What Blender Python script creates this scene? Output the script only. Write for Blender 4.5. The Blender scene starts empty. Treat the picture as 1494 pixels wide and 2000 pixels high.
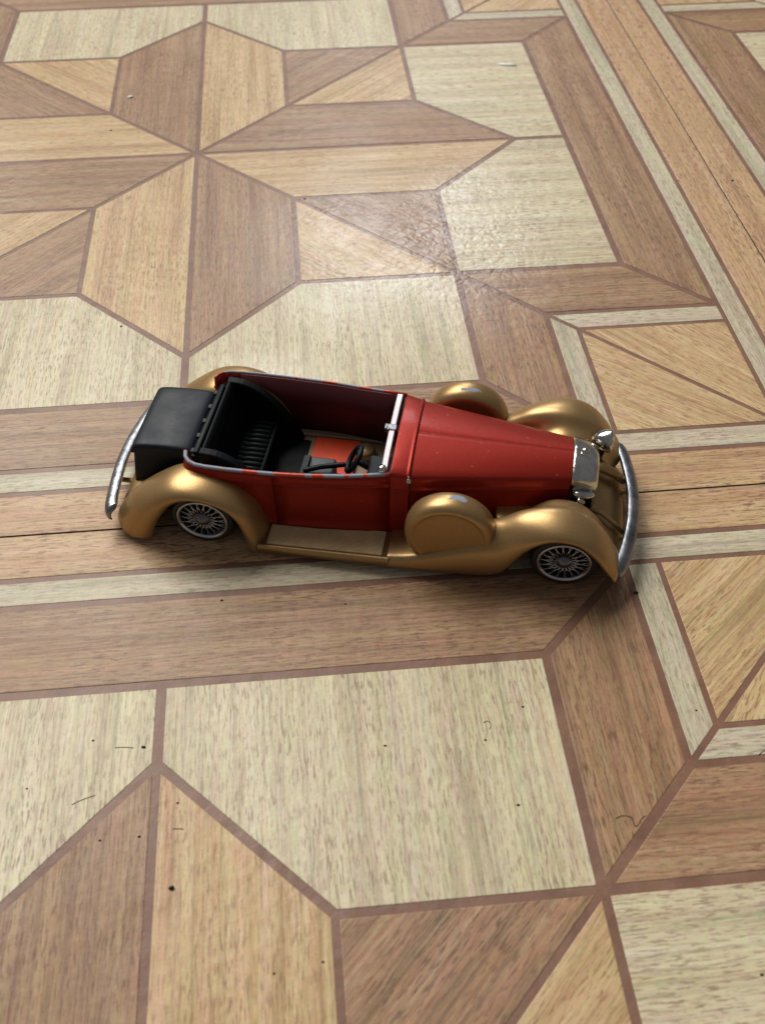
import bpy, bmesh, math, random
from mathutils import Vector, Matrix
random.seed(7)
PI = math.pi
sc = bpy.context.scene

# ------------------------------------------------------------------ camera
cam_d = bpy.data.cameras.new("camera"); cam = bpy.data.objects.new("camera", cam_d)
sc.collection.objects.link(cam); sc.camera = cam
RW = ((0.99560258, -0.09366741, -0.00138829),
      (-0.07006813, -0.73476294, -0.6746954),
      (0.06217691, 0.67182575, -0.73809497))          # world -> camera (x right, y down, z ahead)
rx, ry, rz = (Vector(r) for r in RW)
m = Matrix((rx, -ry, -rz)).transposed().to_4x4()
CAM = Vector((0.0299064, -0.3019124, 0.1597307))
m.translation = CAM
cam.matrix_world = m
cam_d.sensor_fit = 'HORIZONTAL'; cam_d.sensor_width = 36
FPX = 1995.4
cam_d.lens = FPX / 1494 * 36
cam_d.clip_start = 0.005; cam_d.clip_end = 50
cam_d.dof.use_dof = True
cam_d.dof.focus_distance = 0.222
cam_d.dof.aperture_fstop = 40

# ------------------------------------------------------------------ room light
w = bpy.data.worlds.new("World"); sc.world = w; w.use_nodes = True
bg = w.node_tree.nodes["Background"]
bg.inputs[0].default_value = (0.92, 0.88, 0.90, 1); bg.inputs[1].default_value = 0.155

def area(name, az, el, dist, sx, sy, power, col, target=(0.03, -0.12, 0)):
    L = bpy.data.lights.new(name, 'AREA'); L.shape = 'RECTANGLE'; L.size = sx; L.size_y = sy
    L.energy = power; L.color = col
    o = bpy.data.objects.new(name, L); sc.collection.objects.link(o)
    t = Vector(target)
    d = Vector((math.cos(math.radians(az)) * math.cos(math.radians(el)),
                math.sin(math.radians(az)) * math.cos(math.radians(el)), math.sin(math.radians(el))))
    o.location = t + d * dist
    o.rotation_euler = d.to_track_quat('Z', 'Y').to_euler()
    return o
area("window_light", 122, 51, 4.6, 2.9, 2.5, 228, (1.0, 0.97, 0.91))
area("window_light", 84, 33, 2.4, 0.45, 0.4, 9.0, (0.92, 0.95, 1.0))
vs = sc.view_settings
vs.view_transform = 'Standard'; vs.look = 'None'; vs.gamma = 1; vs.exposure = 0

# ------------------------------------------------------------------ helpers
def mesh_obj(name, verts, faces, mat, parent=None, smooth=True, scale=0.001):
    me = bpy.data.meshes.new(name)
    me.from_pydata([(x * scale, y * scale, z * scale) for x, y, z in verts], [], faces)
    bm = bmesh.new(); bm.from_mesh(me)
    bmesh.ops.remove_doubles(bm, verts=bm.verts, dist=1e-7)
    bmesh.ops.recalc_face_normals(bm, faces=bm.faces)
    bm.to_mesh(me); bm.free()
    if mat: me.materials.append(mat)
    if smooth:
        for p in me.polygons: p.use_smooth = True
    o = bpy.data.objects.new(name, me); sc.collection.objects.link(o)
    if parent: o.parent = parent
    return o

def bevel(o, wmm, seg=2, ang=35):
    b = o.modifiers.new("bevel", 'BEVEL'); b.width = wmm * 0.001; b.segments = seg
    b.limit_method = 'ANGLE'; b.angle_limit = math.radians(ang); b.harden_normals = False
    return o
def subsurf(o, n=1):
    s = o.modifiers.new("subsurf", 'SUBSURF'); s.levels = n; s.render_levels = n; return o
def solid(o, t):
    s = o.modifiers.new("solid", 'SOLIDIFY'); s.thickness = t * 0.001; s.offset = -1; return o

class MB:
    def __init__(s): s.v = []; s.f = []
    def add(s, v, f):
        n = len(s.v); s.v += [tuple(p) for p in v]; s.f += [tuple(i + n for i in q) for q in f]
    def box(s, x0, x1, y0, y1, z0, z1):
        s.add([(x0,y0,z0),(x1,y0,z0),(x1,y1,z0),(x0,y1,z0),(x0,y0,z1),(x1,y0,z1),(x1,y1,z1),(x0,y1,z1)],
              [(0,3,2,1),(4,5,6,7),(0,1,5,4),(1,2,6,5),(2,3,7,6),(3,0,4,7)])
    def tube(s, pts, r, n=8, caps=True, closed=False):
        pts = [Vector(p) for p in pts]; N = len(pts)
        rs = r if isinstance(r, (list, tuple)) else [r] * N
        rings = []; up = None
        for i, p in enumerate(pts):
            if closed: t = (pts[(i + 1) % N] - pts[i - 1]).normalized()
            else: t = (pts[min(i + 1, N - 1)] - pts[max(i - 1, 0)]).normalized()
            if up is None: up = Vector((0, 0, 1)) if abs(t.z) < .9 else Vector((1, 0, 0))
            a = (up - t * up.dot(t)).normalized(); up = a; b = t.cross(a)
            rings.append([p + (a * math.cos(2 * PI * k / n) + b * math.sin(2 * PI * k / n)) * rs[i] for k in range(n)])
        v = [q for rg in rings for q in rg]; f = []
        M = N if closed else N - 1
        for i in range(M):
            j = (i + 1) % N
            for k in range(n):
                f.append((i*n+k, i*n+(k+1)%n, j*n+(k+1)%n, j*n+k))
        if caps and not closed:
            f.append(tuple(range(n))[::-1]); f.append(tuple((N-1)*n + k for k in range(n)))
        s.add(v, f)
    def lathe(s, prof, c, axis='y', n=32, sign=1):      # prof: (radius, along)
        v = []; f = []
        for (r, h) in prof:
            for k in range(n):
                a = 2 * PI * k / n
                if axis == 'y': v.append((c[0] + r*math.cos(a), c[1] + sign*h, c[2] + r*math.sin(a)))
                elif axis == 'x': v.append((c[0] + sign*h, c[1] + r*math.cos(a), c[2] + r*math.sin(a)))
                else: v.append((c[0] + r*math.cos(a), c[1] + r*math.sin(a), c[2] + sign*h))
        for i in range(len(prof) - 1):
            for k in range(n):
                f.append((i*n+k, i*n+(k+1)%n, (i+1)*n+(k+1)%n, (i+1)*n+k))
        s.add(v, f)
    def build(s, name, mat, parent=None, smooth=True): return mesh_obj(name, s.v, s.f, mat, parent, smooth)

def grid(rows, closed=False):
    n = len(rows[0]); v = [p for r in rows for p in r]; f = []
    for i in range(len(rows) - 1):
        for k in range(n if closed else n - 1):
            k2 = (k + 1) % n
            f.append((i*n+k, i*n+k2, (i+1)*n+k2, (i+1)*n+k))
    return v, f

def lerp(tab, x):
    if x <= tab[0][0]: return tab[0][1]
    for (a, fa), (b, fb) in zip(tab, tab[1:]):
        if x <= b: return fa + (fb - fa) * (x - a) / (b - a)
    return tab[-1][1]

def catmull(pts, sub):
    out = []
    P = [Vector(p) for p in pts]
    for i in range(len(P) - 1):
        p0 = P[max(i-1, 0)]; p1 = P[i]; p2 = P[i+1]; p3 = P[min(i+2, len(P)-1)]
        for k in range(sub):
            t = k / sub
            out.append(0.5*((2*p1) + (p2-p0)*t + (2*p0-5*p1+4*p2-p3)*t*t + (3*p1-p0-3*p2+p3)*t*t*t))
    out.append(P[-1]); return out

# ------------------------------------------------------------------ node helpers
class NT:
    def __init__(s, name):
        s.m = bpy.data.materials.new(name); s.m.use_nodes = True; s.t = s.m.node_tree
        s.b = s.t.nodes["Principled BSDF"]
    def n(s, typ, **kw):
        nd = s.t.nodes.new(typ)
        for k, v in kw.items(): setattr(nd, k, v)
        return nd
    def l(s, a, b): s.t.links.new(a, b)
    def set(s, **kw):
        for k, v in kw.items():
            k = k.replace('_', ' ')
            if k in s.b.inputs: s.b.inputs[k].default_value = v
    def coord(s, kind='Object'):
        return s.n('ShaderNodeTexCoord').outputs[kind]
    def mapping(s, vec, scale=(1,1,1), loc=None):
        mp = s.n('ShaderNodeMapping'); mp.inputs['Scale'].default_value = scale
        s.l(vec, mp.inputs['Vector'])
        if loc is not None: s.l(loc, mp.inputs['Location'])
        return mp.outputs[0]
    def noise(s, vec, scale, detail=3, rough=.5, col=False):
        nd = s.n('ShaderNodeTexNoise'); nd.inputs['Scale'].default_value = scale
        nd.inputs['Detail'].default_value = detail; nd.inputs['Roughness'].default_value = rough
        if vec is not None: s.l(vec, nd.inputs['Vector'])
        return nd.outputs['Color' if col else 'Fac']
    def ramp(s, fac, stops):
        r = s.n('ShaderNodeValToRGB'); e = r.color_ramp.elements
        while len(e) < len(stops): e.new(0.5)
        for i, (p, c) in enumerate(stops):
            e[i].position = p; e[i].color = (*c, 1) if not isinstance(c, float) else (c, c, c, 1)
        s.l(fac, r.inputs[0]); return r.outputs[0]
    def mix(s, fac, a, b, mode='MIX'):
        nd = s.n('ShaderNodeMix', data_type='RGBA', blend_type=mode)
        if isinstance(fac, float): nd.inputs[0].default_value = fac
        else: s.l(fac, nd.inputs[0])
        for i, q in ((6, a), (7, b)):
            if isinstance(q, tuple): nd.inputs[i].default_value = (*q, 1)
            else: s.l(q, nd.inputs[i])
        return nd.outputs[2]
    def math(s, op, a, b=None, clamp=False):
        nd = s.n('ShaderNodeMath', operation=op); nd.use_clamp = clamp
        for i, q in enumerate((a, b)):
            if q is None: continue
            if isinstance(q, (int, float)): nd.inputs[i].default_value = q
            else: s.l(q, nd.inputs[i])
        return nd.outputs[0]
    def bump(s, h, strength, dist):
        nd = s.n('ShaderNodeBump'); nd.inputs['Strength'].default_value = strength
        nd.inputs['Distance'].default_value = dist
        s.l(h, nd.inputs['Height']); s.l(nd.outputs[0], s.b.inputs['Normal'])

def vinyl_finish(t, world_vec, base):
    """worn embossed vinyl: uneven gloss, fine crinkle, film of dust"""
    big = t.noise(world_vec, 22, 4, .55)
    fine = t.noise(world_vec, 420, 3, .6)
    rgh = t.ramp(big, [(0.3, 0.30), (0.7, 0.50)])
    vor = t.n('ShaderNodeTexVoronoi'); vor.feature = 'F1'; vor.inputs['Scale'].default_value = 260
    t.l(world_vec, vor.inputs['Vector'])
    h = t.math('ADD', t.math('MULTIPLY', fine, 0.6), t.math('MULTIPLY', vor.outputs['Distance'], 0.5))
    h = t.math('ADD', h, t.math('MULTIPLY', t.noise(world_vec, 60, 3, .6), 1.6))
    # two patches of scuffed, crinkled sheet, extra gloss put in for the glare
    mask = None
    for (cx, cy, rr) in ((0.062, -0.052, 0.056), (-0.10, -0.01, 0.06), (0.02, -0.115, 0.02)):
        vm = t.n('ShaderNodeVectorMath', operation='DISTANCE'); t.l(world_vec, vm.inputs[0]); vm.inputs[1].default_value = (cx, cy, 0)
        q = t.math('SUBTRACT', 1.0, t.math('DIVIDE', vm.outputs['Value'], rr), clamp=True)
        mask = q if mask is None else t.math('MAXIMUM', mask, q)
    cr = t.n('ShaderNodeTexVoronoi'); cr.feature = 'DISTANCE_TO_EDGE'; cr.inputs['Scale'].default_value = 430
    t.l(world_vec, cr.inputs['Vector'])
    t.l(t.math('SUBTRACT', rgh, t.math('MULTIPLY', mask, 0.10), clamp=True), t.b.inputs['Roughness'])
    h = t.math('ADD', h, t.math('MULTIPLY', t.math('MULTIPLY', mask, 4.5), t.math('MULTIPLY', cr.outputs['Distance'], t.noise(world_vec, 90, 3, .6))))
    t.bump(h, 0.35, 0.0004)
    dust = t.ramp(t.noise(world_vec, 9, 5, .6), [(0.42, 0.0), (0.75, 0.06)])
    chroma = t.noise(world_vec, 1700, 2, .6, col=True)
    c = t.mix(dust, base, (0.62, 0.56, 0.52))
    c = t.mix(0.22, c, chroma, 'OVERLAY')
    blotch = t.noise(world_vec, 210, 2, .5, col=True)
    c = t.mix(0.07, c, blotch, 'OVERLAY')
    t.l(c, t.b.inputs['Base Color'])
    t.l(t.math('ADD', 0.30, t.math('MULTIPLY', mask, 0.6), clamp=True), t.b.inputs['Specular IOR Level'])

def wood(name, lo, mid, hi, pore, pore_amt):
    t = NT(name)
    info = t.n('ShaderNodeObjectInfo')
    rnd = t.n('ShaderNodeCombineXYZ')
    t.l(t.math('MULTIPLY', info.outputs['Random'], 37.0), rnd.inputs[0])
    t.l(t.math('MULTIPLY', info.outputs['Random'], 91.0), rnd.inputs[1])
    obj = t.coord('Object')
    wv = t.n('ShaderNodeVectorMath', operation='ADD')        # wavy grain
    warp = t.noise(t.mapping(obj, (30, 30, 30), rnd.outputs[0]), 1.0, 2, .5, col=True)
    sc2 = t.n('ShaderNodeVectorMath', operation='SCALE'); t.l(warp, sc2.inputs[0]); sc2.inputs['Scale'].default_value = 0.0007
    t.l(obj, wv.inputs[0]); t.l(sc2.outputs[0], wv.inputs[1]); v = wv.outputs[0]
    broad = t.noise(t.mapping(v, (9, 230, 1), rnd.outputs[0]), 1.0, 5, .65)
    fine = t.noise(t.mapping(v, (40, 1500, 1), rnd.outputs[0]), 1.0, 3, .6)
    dash = t.noise(t.mapping(v, (330, 2400, 1), rnd.outputs[0]), 1.0, 2, .6)
    dash2 = t.noise(t.mapping(v, (110, 1300, 1), rnd.outputs[0]), 1.0, 3, .6)
    tint = t.noise(t.mapping(v, (14, 520, 1), rnd.outputs[0]), 1.0, 2, .5, col=True)
    f = t.math('ADD', t.math('MULTIPLY', broad, 0.55), t.math('MULTIPLY', fine, 0.45))
    c = t.ramp(f, [(0.38, lo), (0.5, mid), (0.62, hi)])
    c = t.mix(0.14, c, tint, 'OVERLAY')
    pm = t.math('MAXIMUM', t.ramp(dash, [(0.52, 0.0), (0.62, 1.0)]), t.math('MULTIPLY', t.ramp(dash2, [(0.56, 0.0), (0.66, 1.0)]), 0.55))
    clump = t.ramp(t.noise(t.mapping(v, (40, 120, 1), rnd.outputs[0]), 1.0, 2, .5), [(0.30, 0.35), (0.65, 1.0)])
    pm = t.math('MULTIPLY', t.math('MULTIPLY', pm, clump), pore_amt)
    c = t.mix(pm, c, pore)
    g = t.n('ShaderNodeNewGeometry')
    vinyl_finish(t, g.outputs['Position'], c)
    return t.m
M_PALE = wood("pale_oak_vinyl", (0.44,0.37,0.235), (0.615,0.535,0.35), (0.72,0.645,0.445), (0.27,0.18,0.115), .8)
M_TAN = wood("tan_oak_vinyl", (0.395,0.25,0.12), (0.57,0.395,0.205), (0.67,0.50,0.285), (0.23,0.115,0.06), .75)
M_BROWN = wood("brown_oak_vinyl", (0.23,0.13,0.07), (0.355,0.212,0.115), (0.455,0.29,0.165), (0.12,0.058,0.038), .75)
M_BORDER = wood("orange_oak_vinyl", (0.385,0.23,0.12), (0.545,0.355,0.19), (0.625,0.435,0.26), (0.20,0.083,0.06), .9)
M_STRIP = wood("grey_oak_vinyl", (0.40,0.345,0.24), (0.54,0.475,0.335), (0.63,0.57,0.42), (0.24,0.175,0.125), .75)

t = NT("joint_vinyl"); g = t.n('ShaderNodeNewGeometry')
c = t.ramp(t.noise(g.outputs['Position'], 120, 4, .6), [(0.3, (0.17,0.085,0.055)), (0.7, (0.25,0.135,0.088))])
vinyl_finish(t, g.outputs['Position'], c); M_JOINT = t.m

def simple(name, col, rough, metal=0.0, coat=0.0, bump=None, var=0.12, spec=.5, nscale=300):
    t = NT(name); o = t.coord('Object')
    n = t.noise(o, nscale, 4, .6)
    lo = tuple(c * (1 - var) for c in col); hi = tuple(min(1, c * (1 + var)) for c in col)
    t.l(t.ramp(n, [(0.3, lo), (0.7, hi)]), t.b.inputs['Base Color'])
    t.set(Metallic=metal); t.b.inputs['Coat Weight'].default_value = coat; t.b.inputs['Coat Roughness'].default_value = .08
    t.b.inputs['Specular IOR Level'].default_value = spec
    r = t.noise(o, nscale * .4, 4, .6)
    t.l(t.ramp(r, [(0.3, max(0.02, rough * .8)), (0.7, min(1.0, rough * 1.25))]), t.b.inputs['Roughness'])
    if bump: t.bump(t.noise(o, bump[0], 3, .5), bump[1], bump[2])
    return t.m

CHIP = (0.27, 0.31, 0.38)
def paint(name, col, rough, metal, coat, chips=None, scale=0, thr=.6, flake=.06):
    t = NT(name); o = t.coord('Object')
    fl = t.noise(o, 2600, 2, .5)
    specks = t.ramp(t.noise(o, 1500, 1, .4), [(0.735, 0.0), (0.80, 0.22)])
    c = t.ramp(fl, [(0.3, tuple(x*(1-flake) for x in col)), (0.7, tuple(min(1, x*(1+flake)) for x in col))])
    c = t.mix(specks, c, (0.5, 0.42, 0.36))
    met = None
    if chips:
        # worn spots: list of (centre, radius) in metres of the car's own frame, edges broken by noise
        total = None
        nn = t.noise(o, 900, 4, .6)
        for (cx, cy, cz, rx_, ry_, rz_) in chips:
            vm = t.n('ShaderNodeVectorMath', operation='SUBTRACT'); t.l(o, vm.inputs[0]); vm.inputs[1].default_value = (cx*.001, cy*.001, cz*.001)
            dv = t.n('ShaderNodeVectorMath', operation='DIVIDE'); t.l(vm.outputs[0], dv.inputs[0]); dv.inputs[1].default_value = (rx_*.001, ry_*.001, rz_*.001)
            ln = t.n('ShaderNodeVectorMath', operation='LENGTH'); t.l(dv.outputs[0], ln.inputs[0])
            e = t.math('ADD', ln.outputs['Value'], t.math('MULTIPLY', t.math('SUBTRACT', nn, .5), 2.4))
            mm = t.math('LESS_THAN', e, 1.0)
            total = mm if total is None else t.math('MAXIMUM', total, mm)
        c = t.mix(total, c, CHIP)
        met = total
    t.l(c, t.b.inputs['Base Color'])
    if met is not None:
        t.l(t.math('MULTIPLY', t.math('SUBTRACT', 1.0, met), metal), t.b.inputs['Metallic'])
        t.l(t.math('ADD', t.math('MULTIPLY', met, .25), rough), t.b.inputs['Roughness'])
    else:
        t.set(Metallic=metal, Roughness=rough)
    t.b.inputs['Specular IOR Level'].default_value = .25
    t.b.inputs['Coat Weight'].default_value = coat; t.b.inputs['Coat Roughness'].default_value = .12
    t.bump(t.math('ADD', t.noise(o, 500, 3, .55), t.math('MULTIPLY', t.noise(o, 2600, 2, .5), .35)), .10, .0002)
    return t.m
RED = (0.275, 0.017, 0.009)
GOLD = (0.41, 0.265, 0.118)
M_RED = paint("worn_red_metallic_paint", RED, .42, .5, .08)
M_REDTOP = paint("worn_red_rim_paint", (0.55,0.07,0.04), .34, .15, .2, chips=[
    (-3.2,-13,18.8,2.2,2.6,2), (1.5,-14.5,18.7,3.6,1.5,2), (6.6,-14.7,18.7,1.9,1.5,2), (13.2,-14.5,18.7,2.0,1.5,2),
    (21.5,-14,18.8,.7,1.2,2), (26.6,-13.5,18.9,2.0,1.2,2), (30.8,-13,19,1.3,1.2,2), (34.6,-12.4,19.2,1.6,1.2,2),
    (4,14.6,18.7,11,1.5,2), (17,14.2,18.8,2.4,1.2,2), (25,13.6,18.8,2.4,1.2,2), (31,13,19,1.6,1.2,2)])
M_GOLD = paint("gold_paint", GOLD, .37, .72, .0)
M_GOLDCHIP = paint("worn_gold_paint", GOLD, .37, .72, .0, chips=[(51.5,-15.9,19.3,2.0,.7,.6), (50.5,15.5,19.3,2.2,.5,.6), (75.5,-13.6,16.4,.9,.35,.6), (79,-13.5,13.2,.6,.3,.5)])
M_BLACK = simple("black_plastic", (0.003,0.005,0.008), .45, bump=(1400,.12,.0001), spec=.18)
M_TRUNK = simple("black_grained_plastic", (0.006,0.010,0.017), .45, bump=(2600,.25,.0001), spec=.25)
M_SEAT = simple("dark_seat_plastic", (0.003,0.005,0.006), .5, bump=(1400,.15,.0001), spec=.15)
M_GREYTOP = simple("grey_black_plastic", (0.022,0.026,0.032), .6, bump=(900,.2,.0002))  # a little greyer than the other black plastics
M_TYRE = simple("tyre_rubber", (0.012,0.012,0.013), .55)
M_CHROME = simple("worn_chrome", (0.58,0.58,0.54), .17, metal=1.0, bump=(260,.5,.0006), var=.3)
M_RIM = simple("wheel_chrome", (0.55,0.55,0.56), .25, metal=1.0, var=.2)
M_DULL = simple("dull_bumper_metal", (0.24,0.25,0.27), .36, metal=1.0, bump=(350,.4,.0005), var=.4)
M_SILVER = simple("silver_painted_frame", (0.66,0.60,0.62), .4, metal=.35, var=.1, bump=(700,.2,.0002))
M_INNER = simple("dark_maroon_inner_paint", (0.085,0.008,0.011), .5, metal=.1)
M_FLOORPAN = simple("beige_gold_floor_pan", (0.30,0.21,0.14), .5, metal=.35)
M_MAT = simple("ribbed_tread_gold", (0.68,0.53,0.30), .5, metal=.1)
M_REDPLATE = simple("lit_red_floor_panel", (0.62,0.055,0.012), .45, metal=.1, coat=.1)  # brighter than the body red: light falling on it is in the colour
M_CRUMB = simple("dark_crumb", (0.03,0.02,0.015), .9, spec=.2)
M_WHITE = simple("white_scrap", (0.80,0.84,0.78), .6)
M_SEAM = simple("dark_seam", (0.012,0.008,0.008), .9, spec=.1)

# ------------------------------------------------------------------ floor: printed parquet sheets, every inlay its own piece
P = 312.0
a_, b_, c_, e_, w_, s_ = 29.04, 71.48, 100.34, 116.72, 20.34, 6.82
fl = mesh_obj("floor", [(-1400,-1200,-.1),(1400,-1200,-.1),(1400,1600,-.1),(-1400,1600,-.1)], [(0,1,2,3)], M_JOINT, None, False)
fl['kind'] = 'structure'; fl['label'] = 'vinyl floor printed with star parquet in pale, tan and brown oak'
def project(x, y):
    v = Vector((x*.001, y*.001, 0)) - CAM
    X, Y, Z = rx.dot(v), ry.dot(v), rz.dot(v)
    if Z < .02: return None
    return 747 + FPX*X/Z, 1000 + FPX*Y/Z
def in_view(poly):
    n = len(poly)
    for i in range(n):
        for k in range(8):
            t_ = k/8; x = poly[i][0]*(1-t_)+poly[(i+1)%n][0]*t_; y = poly[i][1]*(1-t_)+poly[(i+1)%n][1]*t_
            q = project(x, y)
            if q and -380 < q[0] < 1874 and -420 < q[1] < 2300: return True
    return False
def inset(poly, ds):
    n = len(poly); A = sum(poly[i][0]*poly[(i+1)%n][1]-poly[(i+1)%n][0]*poly[i][1] for i in range(n))
    if A < 0:
        poly = poly[::-1]
        if isinstance(ds, list): ds = ds[::-1]; ds = ds[1:] + ds[:1]
    if not isinstance(ds, list): ds = [ds]*n
    L = []
    for i in range(n):
        p = Vector(poly[i]); q = Vector(poly[(i+1)%n]); d = (q-p).normalized(); nn = Vector((-d.y, d.x))
        L.append((p + nn*ds[i], d))
    out = []
    for i in range(n):
        p1, d1 = L[i-1]; p2, d2 = L[i]
        cr = d1.x*d2.y-d1.y*d2.x
        if abs(cr) < 1e-6: out.append(tuple(p2)); continue
        tt = ((p2-p1).x*d2.y-(p2-p1).y*d2.x)/cr
        out.append(tuple(p1+d1*tt))
    return out
def piece(name, poly, ang, mat, ds=.95, z=0.0):
    q = inset(poly, ds); n = len(q)
    cx = sum(p[0] for p in q)/n; cy = sum(p[1] for p in q)/n
    ca, sa = math.cos(-ang), math.sin(-ang)
    def loc(p, k=0.0):
        x, y = p[0]-cx, p[1]-cy; return (x*ca-y*sa, x*sa+y*ca)
    q2 = inset(q, .12)
    v = [(*loc(p), -.25) for p in q] + [(*loc(p), z-.03) for p in q] + [(*loc(p), z) for p in q2]
    f = [tuple(range(2*n, 3*n))] + [(i, (i+1)%n, n+(i+1)%n, n+i) for i in range(n)] + [(n+i, n+(i+1)%n, 2*n+(i+1)%n, 2*n+i) for i in range(n)]
    o = mesh_obj(name, v, f, mat, fl, False)
    o.location = (cx*.001, cy*.001, 0); o.rotation_euler = (0, 0, ang)
def rot(p, k):
    x, y = p
    for _ in range(k): x, y = -y, x
    return (x, y)
H = PI/2
NP = 0
def sheet(ox, oy, half):
    global NP
    a, b, c, e, w, s = a_, b_, c_, e_, w_, s_
    ew = e+w; ews = ew+s; bw = b+w; bws = bw+s; h = half
    rnd = random.Random(int(ox*13+oy*7))
    for k in range(4):           # k quarter turns from the east
        def put(name, poly, ang, mat, ds=.9):
            q = [(rot(p, k)[0]+ox, rot(p, k)[1]+oy) for p in poly]
            if in_view(q): piece(name, q, ang + k*H, mat, ds, rnd.uniform(-.012, .012))
        put("star_inlay", [(0,0),(c,0),(b,a),(a,a)], 0.0, M_BROWN, .75)
        put("star_inlay", [(0,0),(a,-a),(b,-a),(c,0)], 0.0, M_TAN, .75)
        # corner square between east and north arms
        put("triangle_inlay", [(a,a),(b,b),(a,b)], PI/4*1.0, M_BROWN, .65)
        put("triangle_inlay", [(a,a),(b,a),(b,b)], PI/4*1.0, M_TAN, .65)
        put("pale_inlay", [(c,0),(e,0),(e,b),(b,b),(b,a)], 0.0, M_PALE, .95)
        put("pale_inlay", [(c,0),(b,-a),(b,-b),(e,-b),(e,0)], 0.0, M_PALE, .95)
        put("frame_board", [(e,-b),(ew,-bw),(ew,bw),(e,b)], H, M_BROWN, .9)
        put("frame_board", [(b,b),(e,b),(ew,bw),(bw,bw)], 0.0, M_BROWN)
        put("frame_board", [(b,b),(bw,bw),(bw,ew),(b,e)], H, M_BROWN)
        put("inlay_strip", [(bw,bw),(ew,bw),(ew,bws),(bws,bws)], 0.0, M_STRIP, .62)
        put("inlay_strip", [(bw,bw),(bws,bws),(bws,ew),(bw,ew)], H, M_STRIP, .62)
        put("corner_inlay", [(bws,bws),(ew,bws),(ew,ew)], PI/4+.1, M_TAN, .6)
        put("corner_inlay", [(bws,bws),(ew,ew),(bws,ew)], PI/4-.1, M_TAN, .6)
        put("inlay_strip", [(ew,-ew),(ews,-ews),(ews,ews),(ew,ew)], H, M_STRIP, .62)
        put("border_plank", [(ews,-ews),(h,-h),(h,h),(ews,ews)], H, M_BORDER, [.15,.18,.15,.75])
LOW = -0.94
for i in range(-2, 3):
    for j in range(-2, 3):
        dx = LOW if j < 0 else 0
        sheet(i*P+dx, j*P-(.13 if j < 0 else 0), P/2)
sm = MB()
for i in range(-2, 2):
    sm.box(i*P+P/2-.16, i*P+P/2+.16, -2.5*P, 2.5*P, -.28, -.05)
seam = sm.build("sheet_seam", M_SEAM, fl, False)
sm = MB()
for j in range(-2, 2):
    sm.box(-2.5*P, 2.5*P, j*P+P/2-.15, j*P+P/2+.15, -.27, -.055)
seam2 = sm.build("sheet_seam", M_SEAM, fl, False)

# ------------------------------------------------------------------ the toy car (frame: x ahead, y to its left, mm; origin under the rear axle)
HEAD = math.atan2(-0.24836, 0.96867)
car = bpy.data.objects.new("toy_car", None); sc.collection.objects.link(car)
car.empty_display_size = .02
car.location = (0.010939, -0.143846, 0.00005)
car.rotation_euler = (0, 0, HEAD)
car['label'] = 'scuffed red and gold die-cast open tourer toy car with black trunk and seats'
car['category'] = 'toy car'

# fenders: crest curve T and lip curve B, wrapped by a cross-section
SEC = [(0,-19.3),(.12,-20.0),(.3,-20.4),(.5,-20.35),(.68,-19.75),(.82,-18.75),(.92,-17.5),(.98,-16.2),(1,-15),
       (.975,-13.6),(.9,-12.2),(.78,-11.2),(.6,-10.5),(.35,-10.1),(0,-10)]
SEC_FRONT = SEC[:9] + [(.97,-13.7),(.86,-12.9),(.66,-12.2),(.46,-11.5),(.32,-10.3),(.24,-8.6)]
def fender(ctrl, side, name, mat, flat=None):
    C4 = [(tx, tz, bx) + (bz,) for (tx, tz, bx, bz) in ctrl]
    def cm(vals, sub=4):
        out = []
        for i in range(len(vals)-1):
            p0 = vals[max(i-1,0)]; p1 = vals[i]; p2 = vals[i+1]; p3 = vals[min(i+2,len(vals)-1)]
            for k in range(sub):
                t_ = k/sub
                out.append(tuple(.5*(2*B+(C-A)*t_+(2*A-5*B+4*C-D)*t_*t_+(3*B-A-3*C+D)*t_**3) for A,B,C,D in zip(p0,p1,p2,p3)))
        out.append(vals[-1]); return out
    rows = []
    for (tx, tz, bx, bz) in cm(C4):
        row = []
        for s0, y in (SEC_FRONT if flat else SEC):
            yy = y; s = s0
            if flat: s, yy = flat(tx, s0, y)
            row.append((bx+(tx-bx)*s, yy*side, bz+(tz-bz)*s))
        rows.append(row)
    v, f = grid(rows)
    o = mesh_obj(name, v, f, mat, car)
    solid(o, .55); subsurf(o, 1)
    return o
RF = [(12.9,1.2,9.2,1.2),(12.8,3.5,9.0,2.6),(12.0,7.5,8.6,5.2),(10.2,11.4,7.7,8.6),(7.2,14.5,6.0,11.4),(3,16.2,3.4,13.0),
      (-1.5,16.7,.8,13.6),(-6,15.8,-2.5,13.2),(-10.5,13.0,-5.5,11.2),(-14.8,9.6,-7.8,8.0),(-18.0,5.6,-9.4,5),(-19.4,2.8,-10.2,2.6),(-18.8,.9,-10.6,1.1)]
FF = [(37.6,4.0,37.6,.9),(42,4.7,42,.8),(47,6.6,47,.8),(52,9.3,52,.9),(56,11.6,57.6,1.4),(59.5,13.5,61,3.2),(63,15.8,63.4,7.6),
      (66.5,17.0,65.2,10.6),(70,17.4,67.8,13.2),(73.5,16.9,70.6,14.1),(77,14.9,74.0,13.7),(80,11.6,77.3,10.9),(82.2,8,79.8,7.6),(83.3,6.2,81.0,6.2),(83.3,5.2,81.5,5.3)]
def ff_flat(tx, s, y):
    # towards the running board the wing flattens into a thin shelf with a deep outer skirt
    k = max(0, min(1, (60-tx)/14))
    if k <= 0: return s, y
    s2 = min(1, s*1.0 + k*(.0 if y < -20.2 else (1-s)*.85))
    y2 = y
    if y > -12: y2 = y - 0 * k
    return (s if s < .31 and y < -15 else s2), y2
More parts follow.
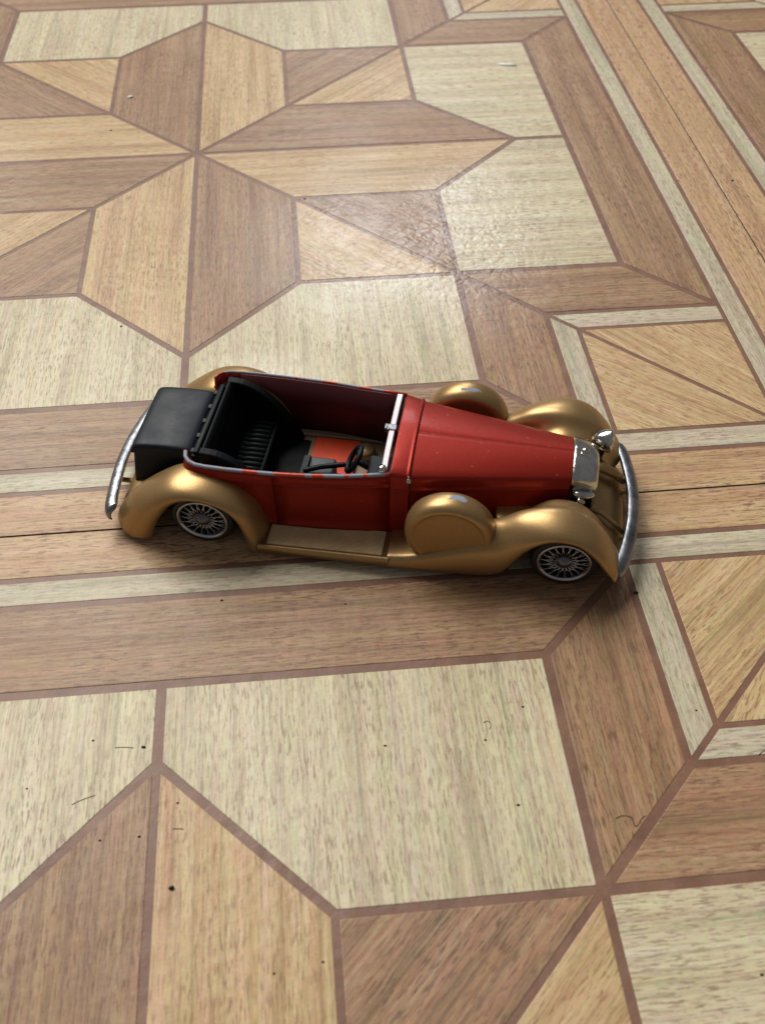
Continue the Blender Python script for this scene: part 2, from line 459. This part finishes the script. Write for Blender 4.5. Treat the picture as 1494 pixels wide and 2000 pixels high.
for side in (1, -1):
    fender(RF, side, "rear_fender", M_GOLD)
    fender(FF, side, "front_fender", M_GOLDCHIP, ff_flat)
    # running board
    mb = MB()
    rows = []
    for x in (11.5, 18, 25, 32, 38.2):
        o_ = lerp([(11.5,-20.2),(20,-20.3),(38.2,-20.4)], x); zt = lerp([(11.5,3.3),(38.2,4.0)], x)
        rows.append([(x,y*side,z) for y, z in ((-11,zt-.5),(-19.2,zt-.45),(-19.55,zt-.1),(-19.95,zt),(o_,zt-.35),(o_-.05,zt-1.0),(o_+.2,zt-2.3),(-18.5,zt-2.6))])
    v, f = grid(rows); mb.add(v, f)
    rb = mb.build("running_board", M_GOLD, car)
    rows = []                               # ribbed tread
    nr = 18; y0, y1 = -13.0, -19.1
    prof = []
    for i in range(nr):
        ya = y0+(y1-y0)*i/nr; yb = y0+(y1-y0)*(i+.55)/nr; yc = y0+(y1-y0)*(i+.62)/nr; yd = y0+(y1-y0)*(i+.95)/nr
        prof += [(ya,.0),(yb,.0),(yc,-.16),(yd,-.16)]
    mb = MB(); rows = []
    for x in (13.2, 36.7):
        zt = lerp([(11.5,3.3),(38.2,4.0)], x)-.12
        rows.append([(x, prof[0][0]*side, zt-.4)] + [(x, y*side, zt+z) for y, z in prof] + [(x, prof[-1][0]*side, zt-.4)])
    v, f = grid(rows); mb.add(v, f); n = len(prof)+2
    mb.add(rows[0], [tuple(range(n))]); mb.add(rows[1], [tuple(range(n))])
    mb.build("tread_mat", M_MAT, rb, False)
    # side-mounted spare wheel cover
    mb = MB()
    prof = [(0,-18.95),(5.5,-18.95),(6.7,-18.97),(6.95,-19.0),(7.1,-19.1),(7.6,-19.1),(8.15,-18.85),(8.55,-18.35),(8.8,-17.6),(8.88,-16.6),(8.8,-15.5),(8.5,-14.5),(7.9,-13.8),(7.2,-13.5),(6.4,-13.6),(0,-13.7)]
    mb.lathe([(r, y*side) for r, y in prof], (49.8, 0, 10.5), 'y', 56)
    mb.build("spare_wheel_cover", M_GOLDCHIP, car)
    # headlamp / bracket
# wheels
def wheel(x, side):
    e = bpy.data.objects.new("wheel", None); sc.collection.objects.link(e); e.parent = car
    e.empty_display_size = .004
    R = 6.65; z = R-.02; yo = -18.2
    mb = MB()
    mb.lathe([(r, y*side) for r, y in [(5.1,yo+.5),(5.35,yo+.15),(5.8,yo),(6.2,yo+.15),(6.5,yo+.55),(R,yo+1.2),(R,yo+2.8),(6.3,yo+3.6),(5,yo+3.8),(0,yo+3.8)]], (x,0,z), 'y', 40)
    mb.build("tyre", M_TYRE, e)
    mb = MB()
    mb.lathe([(r, y*side) for r, y in [(5.35,yo+.25),(5.3,yo-.12),(5.05,yo-.2),(4.75,yo-.05),(4.65,yo+.4),(4.6,yo+1.5)]], (x,0,z), 'y', 40)
    mb.build("rim", M_RIM, e)
    mb = MB()
    mb.lathe([(0,(yo+1.5)*side),(4.7,(yo+1.5)*side)], (x,0,z), 'y', 32)
    mb.build("wheel_disc", M_BLACK, e)
    mb = MB()
    ns = 18
    for k in range(ns):
        for sg in (-1, 1):
            a0 = 2*PI*k/ns; a1 = a0 + sg*2*PI/ns*1.15
            p0 = (x+1.35*math.cos(a0), (yo+.15)*side, z+1.35*math.sin(a0)); p1 = (x+4.75*math.cos(a1), (yo+.35+.3*(sg > 0))*side, z+4.75*math.sin(a1))
            mb.tube([p0, p1], .105, 5)
    mb.build("wire_spokes", M_RIM, e)
    mb = MB()
    mb.lathe([(1.75,(yo+.9)*side),(1.7,(yo+.2)*side),(1.35,(yo-.1)*side),(.8,(yo-.45)*side),(.4,(yo-.6)*side),(0,(yo-.62)*side)], (x,0,z), 'y', 20)
    mb.build("hub", simple("dark_hub_metal", (0.16,0.17,0.2), .3, metal=1.0), e)
for x in (0, 72.4):
    for side in (1, -1): wheel(x, side)

# chassis pan and aprons
mb = MB(); mb.box(-16, 80, -12.5, 12.5, 2.2, 3.6); mb.box(8.7, 62, -17.5, 17.5, 1.6, 2.6)  # unseen pan boxes, put in to block light under the car
for x in (0, 72.4): mb.tube([(x,-15,6.6),(x,15,6.6)], 1.0, 8)
bevel(mb.build("chassis_light_block", M_BLACK, car, False), .3)
def apron(name, tab, y, bulge, xs):
    rows = []
    for x in xs:
        z = lerp(tab, x)
        rows.append([(x - (bulge*(yy/y)**2 if x == xs[-1] else 0), yy, z - .6*(abs(yy)/y)**2) for yy in [y*k/6 for k in range(-6, 7)]])
    v, f = grid(rows); o = mesh_obj(name, v, f, M_GOLD, car); solid(o, .5); subsurf(o, 1)
apron("front_apron", [(58,11.2),(66,11),(74,10.3),(78,8.8),(81,6.8),(83.5,4.5),(84.3,3.4)], 12.5, 1.0, [58,62,66,70,74,77,79.5,81.5,83,84,84.4])
apron("rear_apron", [(-19.5,3.0),(-18.6,5.2),(-17,6.6),(-14,7.5),(-8,8)], 12.5, 0, [-19.6,-19.2,-18.6,-17.6,-16,-14,-11,-8])
for sy in (-1, 1):
    mb = MB(); mb.tube([(75,5.6*sy,10.6-.8*(sy<0)),(79,6.0*sy,10.0-.9*(sy<0)),(82,6.6*sy,8.0-.9*(sy<0)),(84,7.0*sy,5.8-.9*(sy<0))], [1.0,1.1,1.0,.8] if sy > 0 else [.45,.5,.45,.4], 10)
    mb.build("dumb_iron", M_GOLD, car)
    for x0, x1 in ((81.5, 85.6), (-22.3, -17)):
        mb = MB(); mb.box(x0, x1, 6.5*sy-.6, 6.5*sy+.6, 2.9, 3.6)
        bevel(mb.build("bumper_bracket", M_GOLD, car, False), .3)

# body tub swept round the plan
def plan(side_pts):
    return side_pts
NEAR = [(37.3,-11.9),(33,-12.6),(28,-13.3),(22,-14.0),(18,-14.3),(14.5,-14.5),(10,-14.65),(5,-14.7),(1,-14.6),(-1.2,-14.35),(-2.7,-13.7),(-3.6,-12.6),(-3.95,-11.2),(-4,-9.5),(-4,-6),(-4,-2)]
def top_z(x): return lerp([(-4.2,19.2),(-2,18.75),(2,18.7),(14,18.7),(28,18.95),(37.3,19.6)], x)
def sweep(pts, profile, name, mat, parent, closed_prof=True, caps=True):
    V = [Vector(p) for p in pts]; rows = []
    for i, p in enumerate(V):
        t_ = (V[min(i+1, len(V)-1)] - V[max(i-1, 0)]).normalized()
        nrm = Vector((-t_.y, t_.x))
        if nrm.dot(p - Vector((12, 0))) < 0 : nrm = -nrm
        rows.append([(p.x+nrm.x*o_, p.y+nrm.y*o_, z) for o_, z in profile(p.x)])
    v, f = grid(rows, closed_prof); n = len(rows[0])
    if closed_prof and caps: f = f + [tuple(range(n)), tuple(len(v)-n+i for i in range(n))]
    return mesh_obj(name, v, f, mat, parent)
def prof_body(x):
    zt = top_z(x); lo = lerp([(8,-.75),(14,-.6),(37,.5)], x); md = lerp([(8,-.2),(37,.6)], x)
    return [(lo-.5,3.2),(lo+.15,3.3),(lo+.32,3.7),(lo+.25,4.15),(lo-.02,4.4),(lo*.6+md*.4,7),(md,10),(md*.6+.15,13),(.18,15.6),(.26,15.9),(.5,16.1),(.52,16.35),(.28,16.55),(.2,17.3),(.05,zt-.35),(-.55,zt-.35),(-.6,15),(-.7,3.2)]
def mirror(pts): return [(x, -y) for x, y in pts]
def seg(pts, x0, x1):      # clip plan line between x0 and x1 (front portion only, monotone)
    out = []
    xs = sorted({x0, x1} | {p[0] for p in pts if x0 < p[0] < x1}, reverse=True)
    tab = sorted([(p[0], p[1]) for p in pts if p[0] >= 1])
    return [(x, lerp(tab, x)) for x in xs]
rear_near = seg(NEAR, 1, 14.42) + NEAR[NEAR.index((-1.2,-14.35)):]
rear_near = [p for p in rear_near if p[1] < -10.5]
sweep(rear_near, prof_body, "rear_quarter", M_RED, car)
sweep(mirror(rear_near), prof_body, "rear_quarter", M_RED, car)
sweep([(-3.9,-10.4),(-3.9,0),(-3.9,10.4)], lambda x: [(0,3.2),(.2,8),(0,15.5),(-.9,15.5),(-.9,3.2)], "rear_panel", M_RED, car)
for side in (1, -1):
    d = seg(NEAR, 14.58, 37.3)
    if side < 0: d = mirror(d)
    dd = sweep(d, prof_body, "door", M_RED, car)
    lin = seg(NEAR, 1, 37.3)
    if side < 0: lin = mirror(lin)
    sweep(lin, lambda x: [(-.66,3.4),(-.58,top_z(x)-.3),(-.85,top_z(x)-.35),(-1.0,3.4)], "inner_lining", M_INNER, car)
    # door handle
rim_pts = seg(NEAR, 1, 37.3) + [p for p in NEAR[NEAR.index((-1.2,-14.35)):] if p[1] < -11]
RIMP = lambda x: [(.1,top_z(x)-.55),(.14,top_z(x)-.2),(.04,top_z(x)-.02),(-.16,top_z(x)+.05),(-.4,top_z(x)+.03),(-.58,top_z(x)-.1),(-.62,top_z(x)-.5)]
sweep(rim_pts, RIMP, "body_rim", M_REDTOP, car)
sweep(mirror(rim_pts), lambda x: [(o_*.7, z) for o_, z in RIMP(x)], "body_rim", M_REDTOP, car)

# bonnet, cowl
WT = [(37.2,11.95),(41.1,11.45),(56,8.95),(72,6.1)]
ZE = [(37.2,19.55),(41.1,18.85),(72,17.9)]
ZC = [(37.2,20.75),(41.1,20.35),(72,19.55)]
def sect(x, grow=0.0, hinge=True):
    w0, ze, zc = lerp(WT, x)+grow, lerp(ZE, x)+grow, lerp(ZC, x)+grow
    side = [(w0+.5,3.3),(w0+.55,8),(w0+.5,12),(w0+.38,15.2),(w0+.40,15.38),(w0+.56,15.48),(w0+.56,15.66),(w0+.36,15.78),(w0+.3,16.4),(w0+.12,ze-1.3),(w0-.0,ze-.7),(w0-.22,ze-.25),(w0-.6,ze+.02)]
    top = []
    for k in range(1, 9):
        y = (w0-.6)*(1-k/8)
        top.append((y, ze+.02+(zc-ze)*(1-(y/(w0-.6))**2)))
    if hinge: top[-1:] = [(.16, zc), (.1, zc-.04), (0, zc-.05)]
    half = side + top
    full = [(y, z) for y, z in half] + [(-y, z) for y, z in half[::-1][1:]]
    return [(x, -y, z) for y, z in full]
rows = [sect(x) for x in [41.25,41.4,46,51,56,61,66,71,71.9]]
v, f = grid(rows); bo = mesh_obj("bonnet", v, f, M_RED, car)
rows = [sect(x, g_, False) for x, g_ in [(37.25,-.5),(37.25,0),(37.5,.08),(40.3,.08),(40.45,.1),(40.6,.28),(40.95,.3),(41.15,.1),(41.2,-.4)]]
v, f = grid(rows); mesh_obj("cowl", v, f, M_RED, car)
mb = MB(); mb.box(40.5,41.3,-12.0,-11.75,16.4,18.6); mb.tube([(40.85,-11.55,19.1),(40.85,-11.75,18.4),(40.85,-11.95,16.8)], .22, 6)
mb.build("hinge_trim", M_CHROME, car)
# firewall under the cowl
mb = MB(); mb.box(36.9, 37.2, -11, 11, 3.6, 19.2); mb.build("firewall", M_BLACK, car, False)

# radiator
def rsect(x, w0, ze, zc, zb):
    pts = [(w0,zb),(w0+.12,11),(w0+.12,14),(w0+.1,ze-1.3),(w0-.1,ze-.6),(w0-.45,ze-.1),(w0-1.0,ze+.25)]
    for k in range(1, 7):
        y = (w0-1.0)*(1-k/6); pts.append((y, ze+.25+(zc-ze-.25)*(1-(y/(w0-1.0))**2)))
    full = pts + [(-y, z) for y, z in pts[::-1][1:]]
    return [(x, -y, z) for y, z in full]
rows = [rsect(71.95,6.0,17.8,19.4,9.2),rsect(72.0,6.25,18.1,19.85,9.2),rsect(72.5,6.3,18.15,19.95,9.2),rsect(74,6.05,18.0,19.7,9),rsect(75.6,5.7,17.7,19.25,8.8),
        rsect(76.7,5.3,17.2,18.6,8.6),rsect(77.3,4.8,16.5,17.8,8.5),rsect(77.4,4.2,15.9,17.0,8.5),rsect(77.0,3.9,15.6,16.6,8.5)]
v, f = grid(rows); subsurf(mesh_obj("radiator_shell", v, f, M_CHROME, car), 1)
mb = MB(); mb.box(76.5,76.8,-4.2,4.2,8.6,16.6)
for k in range(-6, 7): mb.box(76.8,77.05,k*.6-.12,k*.6+.12,8.7,16.2)
mb.build("grille", M_DULL, car, False)
mb = MB(); mb.lathe([(1.15,-.3),(1.15,.15),(.95,.3),(.7,.35),(.65,.75),(.45,.95),(0,1.0)], (74.2,0,19.45), 'z', 20)
mb.build("radiator_cap", M_CHROME, car)
# far headlamp, near one broken off to a stub
mb = MB(); mb.lathe([(0,-3.0),(.7,-2.9),(1.4,-2.35),(2.0,-1.4),(2.35,-.3),(2.45,.6),(2.5,1.0),(2.3,1.15),(2.15,1.1),(1.5,1.5),(0,1.75)], (78.9,9.3,14.6), 'x', 28)
lamp = mb.build("headlamp", M_CHROME, car)
mb = MB(); mb.tube([(78.6,9.3,12.6),(78.0,8.6,10.4),(77.6,8.2,9.2)], [.8,.7,.9], 10); mb.build("lamp_stalk", M_BLACK, lamp)
mb = MB(); mb.tube([(72.4,-6.5,14.3),(74,-6.9,14.5),(75.6,-6.7,14.3),(77,-6.0,14.0)], [.75,1.0,.9,.5], 10); mb.tube([(73.4,-7.6,14.0),(74.5,-8.2,13.9),(75.2,-8.3,13.8)], [.6,.7,.4], 8)
subsurf(mb.build("broken_lamp_stub", M_CHROME, car), 1)['label'] = 'broken chrome stub where the near headlamp is missing'
mb = MB(); mb.box(72.3, 76.6, -7.0, -6.2, 8.8, 13.6); bevel(mb.build("radiator_side_dark", M_BLACK, car, False), .3)  # black box put in for the dark reflection on the shell side

# bumpers
def bumper(pts, side, name):
    path = catmull(pts + [(x, -y, 0) for x, y, _ in pts[::-1][1:]], 5)
    sec = [(-2.7,6.7),(-2.2,7.05),(-.9,6.95),(-.05,6.2),(.2,5.1),(.05,4.0),(-.4,3.4),(-.75,3.5),(-.5,4.2),(-.5,5.1),(-1.1,6.0),(-2.1,6.4)]
    rows = []
    N = len(path)
    for i, p in enumerate(path):
        t_ = (path[min(i+1, N-1)] - path[max(i-1, 0)]).normalized(); nrm = Vector((t_.y, -t_.x, 0))
        if nrm.x*side < 0: nrm = -nrm
        k = min(1, .7+min(i, N-1-i)/6.0)
        rows.append([(p.x+nrm.x*o_*k, p.y+nrm.y*o_*k, 5.2+(z-5.2)*k) for o_, z in sec])
    v, f = grid(rows, True); n = len(sec)
    f += [tuple(range(n)), tuple(len(v)-n+i for i in range(n))]
    return mesh_obj(name, v, f, M_DULL, car)
bumper([(83.2,-18.6,0),(84.6,-16.5,0),(86.0,-11,0),(86.9,-5,0),(87.1,0,0)], 1, "front_bumper")
bumper([(-19.6,-18.8,0),(-20.9,-17.3,0),(-22.0,-12,0),(-22.9,-5,0),(-23.1,0,0)], -1, "rear_bumper")

# trunk
mb = MB()
mb.add([(-17.4,-9,5),(-3,-9,5),(-3,9,5),(-17.4,9,5),(-15.9,-9,15.6),(-3,-9,15.6),(-3,9,15.6),(-15.9,9,15.6)],
       [(0,3,2,1),(4,5,6,7),(0,1,5,4),(1,2,6,5),(2,3,7,6),(3,0,4,7)])
tr = bevel(mb.build("trunk", M_TRUNK, car), .6, 3)
mb = MB(); rows = []
for x, z in ((-16.3,14.9),(-16.35,15.6),(-16.0,16.6),(-15.2,17.2),(-13,17.45),(-9,17.6),(-5.5,17.6),(-3.8,17.3),(-3.05,16.6),(-3.0,14.9)):
    rows.append([(x, y, z - dz) for y, dz in ((-9.45,max(0,z-14.9)),(-9.45,max(0,z-14.9)*.55),(-9.3,.5*min(1,(z-14.9))),(-8.8,.14),(-7,.02),(0,0),(7,.02),(8.8,.14),(9.3,.5*min(1,(z-14.9))),(9.45,max(0,z-14.9)*.55),(9.45,max(0,z-14.9)))])
v, f = grid(rows); mb.add(v, f)
subsurf(mb.build("trunk_lid", M_TRUNK, tr), 1)
# folded hood between trunk and seat
mb = MB(); mb.box(-3.1, -1.0, -11.0, 11.0, 11, 17.4); mb.box(-2.6,-1.4,-10.6,10.6,17.2,18.2)
hood = bevel(mb.build("folded_hood", M_BLACK, car), .35, 2)
mb = MB()
for y in (-9.6,-5.2,-.8,3.6,8.0): mb.box(-3.3,-2.4,y-.6,y+.6,16.6,17.9)
bevel(mb.build("hood_iron", M_GREYTOP, hood, False), .2)

# rear seat
seat = bpy.data.objects.new("rear_seat", None); sc.collection.objects.link(seat); seat.parent = car; seat.empty_display_size = .004
mb = MB()
rows = []
for y in (-10.6,-10.2,-5,0,5,10.2,10.6):
    rows.append([(-.9,y,12),(-.9,y,18.9),(-.6,y,19.35),(-.1,y,19.35),(.5,y,18.6),(1.4,y,15),(2.6,y,11),(3.4,y,8.4),(3.4,y,5)])
v, f = grid(rows); mb.add(v, f); subsurf(mb.build("backrest", M_SEAT, seat), 1)
mb = MB(); n = 14
for k in range(n):
    y0 = -9.9+19.8*k/n; y1 = -9.9+19.8*(k+.8)/n; ym = (y0+y1)/2; r = (y1-y0)/2
    rows = []
    for x, zz in ((3.0,8.6),(3.6,9.6),(6,10.1),(8.6,10.0),(9.2,9.5),(9.3,8.2)):
        rows.append([(x, ym-r, zz-.45),(x, ym-r*.75, zz-.1),(x, ym, zz+.08),(x, ym+r*.75, zz-.1),(x, ym+r, zz-.45)])
    v, f = grid(rows); mb.add(v, f)
    if 2 <= k < n-2:
        rows = []
        for x, zz in ((1.15,16.6),(1.6,14.8),(2.4,12),(3.2,9.6)):
            rows.append([(x-.25, ym-r, zz),(x+.15, ym-r*.6, zz),(x+.3, ym, zz),(x+.15, ym+r*.6, zz),(x-.25, ym+r, zz)])
        v, f = grid(rows); mb.add(v, f)
mb.build("seat_pleats", M_SEAT, seat)
mb = MB(); mb.box(2.8,9.4,-10.2,10.2,3.7,9.4); mb.tube([(9.5,-10,9.7),(9.5,10,9.7)], .35, 8); mb.box(9.4,16.4,-10.2,10.2,3.7,4.6)
mb.build("seat_cushion", M_SEAT, seat, False)
for sy in (-1, 1):
    pr = catmull([(-.9,19.4,0),(2.5,19.0,0),(5.8,17.4,0),(8.8,14.6,0),(11.2,11.4,0),(13.4,7.6,0),(14.9,3.8,0)], 3)
    pr = [(p.x, p.y) for p in pr] + [(-.9,3.8)]
    v = [(x,10.0*sy,z) for x,z in pr]+[(x,11.9*sy,z) for x,z in pr]; n = len(pr)
    f = [tuple(range(n)), tuple(range(n,2*n))]+[(i,(i+1)%n,n+(i+1)%n,n+i) for i in range(n)]
    bevel(mesh_obj("armrest", v, f, M_SEAT, seat, False), .35, 3)

# cockpit floor
mb = MB(); mb.box(9.5, 36.9, -12.6, 12.6, 3.65, 4.3); mb.box(12,36.9,11.6,13.3,4.2,5.1); mb.box(33,36.9,-11,11,4.2,5.0)
bevel(mb.build("floor_pan", M_FLOORPAN, car, False), .25)
mb = MB(); mb.box(17.6,27.4,-1,11.0,4.3,5.3); bevel(mb.build("floor_panel", M_REDPLATE, car, False), .2)['label'] = 'red panel on the cockpit floor, the light on it put into its colour'
mb = MB(); mb.lathe([(2.2,-.3),(2.2,.9),(1.8,1.5),(0,1.7)], (28.9,7.8,4.8), 'z', 20); mb.build("floor_boss", M_GOLD, car)
mb = MB(); mb.box(18.0,24.6,-10.5,-1.4,4.3,11.6)
fs = bevel(mb.build("front_seat", M_GREYTOP, car, False), .5, 2)
mb = MB(); mb.box(17.9,19.4,-11,-1.8,9,12.2); mb.tube([(18.6,-6.5,12.2),(22,-5.6,12.9),(27,-4.4,13.2)], .6, 8)
bevel(mb.build("seat_lever", M_BLACK, fs, False), .2)
mb = MB(); mb.box(32.2,36.9,-11.2,-4.2,11.5,16.8); mb.box(24.6,33,-11.2,-7.2,8,13.5); bevel(mb.build("dashboard", M_BLACK, car, False), .5)
sw = bpy.data.objects.new("steering_wheel", None); sc.collection.objects.link(sw); sw.parent = car; sw.empty_display_size = .003
cen = Vector((29.2,-6.2,16.8)); nrm = Vector((-.86,0,.52)).normalized(); u = Vector((0,1,0)); v2 = nrm.cross(u)
mb = MB(); mb.tube([cen+(u*math.cos(2*PI*k/28)+v2*math.sin(2*PI*k/28))*2.75 for k in range(28)], .58, 8, closed=True); mb.build("wheel_rim", M_BLACK, sw)
mb = MB()
for k in range(3):
    a0 = PI/2+2*PI*k/3; mb.tube([cen-nrm*.6, cen+(u*math.cos(a0)+v2*math.sin(a0))*2.6], .3, 6)
mb.tube([cen-nrm*.2, cen-nrm*9], .75, 8); mb.build("steering_column", M_BLACK, sw)

# windscreen frame
mb = MB()
mb.tube([(36.0,-11.3,19.5),(36.1,-8,19.95),(36.15,0,20.55),(36.1,8,20.0),(36.0,11.3,19.7)], .001, 4, caps=False)
rows = []
for y, z in ((-11.3,19.3),(-10.9,19.75),(-6,20.35),(0,20.6),(6,20.4),(10.9,19.95),(11.3,19.6)):
    rows.append([(35.35,y,z-1.6),(35.35,y,z-.1),(35.5,y,z+.1),(36.4,y,z+.1),(36.55,y,z-.1),(36.55,y,z-1.6)])
mb = MB(); v, f = grid(rows, True); mb.add(v, f); mb.add(rows[0], [tuple(range(6))]); mb.add(rows[-1], [tuple(range(6))])
wf = mb.build("windscreen_frame", M_SILVER, car, False)
mb = MB(); mb.box(34.9,36.9,-.9,.9,19.2,20.95); mb.box(34.3,35.2,-.3,1.3,19.4,20.6); bevel(mb.build("mirror_bracket", M_DULL, wf, False), .3)
mb = MB(); mb.lathe([(0,-.9),(.7,-.7),(.95,0),(.7,.7),(0,.9)], (35.6,-10.9,19.6), 'z', 14); mb.build("frame_foot", M_CHROME, wf)

# ------------------------------------------------------------------ crumbs and scraps on the floor
def unproject(u_, v_):
    d = rx*((u_-747)/FPX) + ry*((v_-1000)/FPX) + rz
    s = -CAM.z/d.z; return CAM + d*s
def debris(name, px, kind, size, label, cat, group=None, mat=None, ang=0.0, pts=None):
    pos = unproject(*px); mb = MB(); r = random.Random(px[0]*7+px[1])
    if kind == 'crumb':
        v = []; n = 7
        for lay, (h, k) in enumerate(((0,.75),(.35,1),(.75,.7))):
            for i in range(n):
                a0 = 2*PI*i/n; q = size*k*r.uniform(.6,1.15)
                v.append((q*math.cos(a0)*1.5, q*math.sin(a0)*.85, h*size*.7))
        f = [tuple(range(n)), tuple(range(2*n,3*n))]+[(l*n+i,l*n+(i+1)%n,(l+1)*n+(i+1)%n,(l+1)*n+i) for l in range(2) for i in range(n)]
        mb.add(v, f)
    elif kind == 'flake':
        L_, W_ = size
        out = [(-.5,0),(-.3,.35),(.1,.5),(.42,.3),(.5,-.05),(.2,-.4),(-.25,-.35)]
        n = len(out); v = [(x*L_,y*W_,.03) for x,y in out]+[(x*L_*.95,y*W_*.9,.3+.15*x) for x,y in out]
        f = [tuple(range(n)), tuple(range(n,2*n))]+[(i,(i+1)%n,n+(i+1)%n,n+i) for i in range(n)]; mb.add(v, f)
    else:
        mb.tube([(p[0]*size, p[1]*size, .04+.03*math.sin(i*1.3)**2) for i, p in enumerate(catmull([(*q, 0) for q in pts], 4))], .042, 5)
    o = mb.build(name, mat or M_CRUMB, None)
    o.location = (pos.x, pos.y, 0.00002); o.rotation_euler = (0, 0, ang)
    o['label'] = label; o['category'] = cat
    if group: o['group'] = group
debris("scrap", (990,126), 'flake', (7.2,2.0), 'thin white sliver on the pale tile at the upper right', 'scrap', mat=M_WHITE, ang=-.28)
debris("speck", (254,189), 'flake', (2.2,1.4), 'small white speck on the dark half of the upper star point', 'speck', mat=M_WHITE, ang=.3)
debris("speck", (335,1736), 'flake', (1.0,.7), 'dark fleck on the tan star point at the lower left', 'speck', mat=M_CRUMB)
hair = [(-1,0),(-.3,.05),(.4,.04),(1,-.02)]
debris("hair", (163,1563), 'hair', 2.0, 'short dark hair slanting across the pale tile at the lower left', 'hair', pts=hair, ang=.35)
debris("hair", (243,1461), 'hair', 1.6, 'fine dark hair lying left of a crumb above the lower star point', 'hair', pts=hair, ang=-.1)
debris("hair", (348,1620), 'hair', .9, 'tiny hair on the tan lower star point below its tip', 'hair', pts=hair, ang=-.1)
debris("hair", (953,1418), 'hair', 1.0, 'curled dark thread on the big pale tile below the front wheel', 'hair', pts=[(-.7,.7),(-.2,.9),(.3,.8),(.5,.3),(.4,-.3),(.1,-.7)])
debris("hair", (1232,1602), 'hair', 2.4, 'bent dark thread on the brown frame board at the lower right', 'hair', pts=[(-1,.2),(-.5,.35),(.05,.15),(.2,-.5),(.5,-.3),(.8,.05),(1.1,.2)])
debris("hair", (1488,1470), 'hair', .8, 'short dark thread at the right edge of the pale strip', 'hair', pts=hair, ang=.5)
CR = [((280,1460),.62,'dark crumb at the right end of the fine hair, above the lower star point'),
 ((433,1173),.5,'round dark crumb on the brown board below the running board'),
 ((187,93),.6,'dark crumb on the pale tile left of the upper star point'),
 ((217,254),.6,'dark crumb on the tan left arm of the upper star'),
 ((595,388),.6,'dark crumb where the star shoulder meets the right tan arm'),
 ((236,637),.5,'dark crumb on the pale tile left of the upper star bottom tip'),
 ((1242,1158),.7,'dark crumb on the pale strip just in front of the front bumper'),
 ((1430,352),.8,'dark crumb on the orange border plank at the upper right'),
 ((948,1446),.42,'dark crumb just under the curled thread'),
 ((752,1457),.45,'dark crumb on the middle of the big pale tile, nearest its left half'),
 ((1012,1573),.5,'dark crumb low on the right side of the big pale tile'),
 ((347,1569),.4,'dark crumb near the tip of the lower tan star point'),
 ((272,1635),.42,'dark crumb beside the joint on the brown lower star point'),
 ((195,1642),.42,'dark crumb at the left on the brown lower star point'),
 ((182,1447),.35,'tiny crumb left of the fine hair on the pale tile'),
 ((52,1541),.35,'tiny crumb near the left edge of the pale tile at the lower left'),
 ((535,1903),.4,'dark crumb low on the tan star point, nearest the bottom right joint'),
 ((630,1880),.35,'dark crumb beside the right joint of the tan star point'),
 ((1021,1381),.4,'dark crumb high on the big pale tile near its right corner'),
 ((1360,1388),.35,'tiny crumb on the slanting pale strip at the right'),
 ((1488,1905),.45,'dark crumb at the right edge of the bottom pale tile'),
 ((675,1180),.35,'tiny crumb on the brown board below the middle of the car')]
for px, s0, lb in CR:
    debris("crumb", px, 'crumb', s0*.52, lb, 'crumb', 'dark crumbs scattered on the floor')
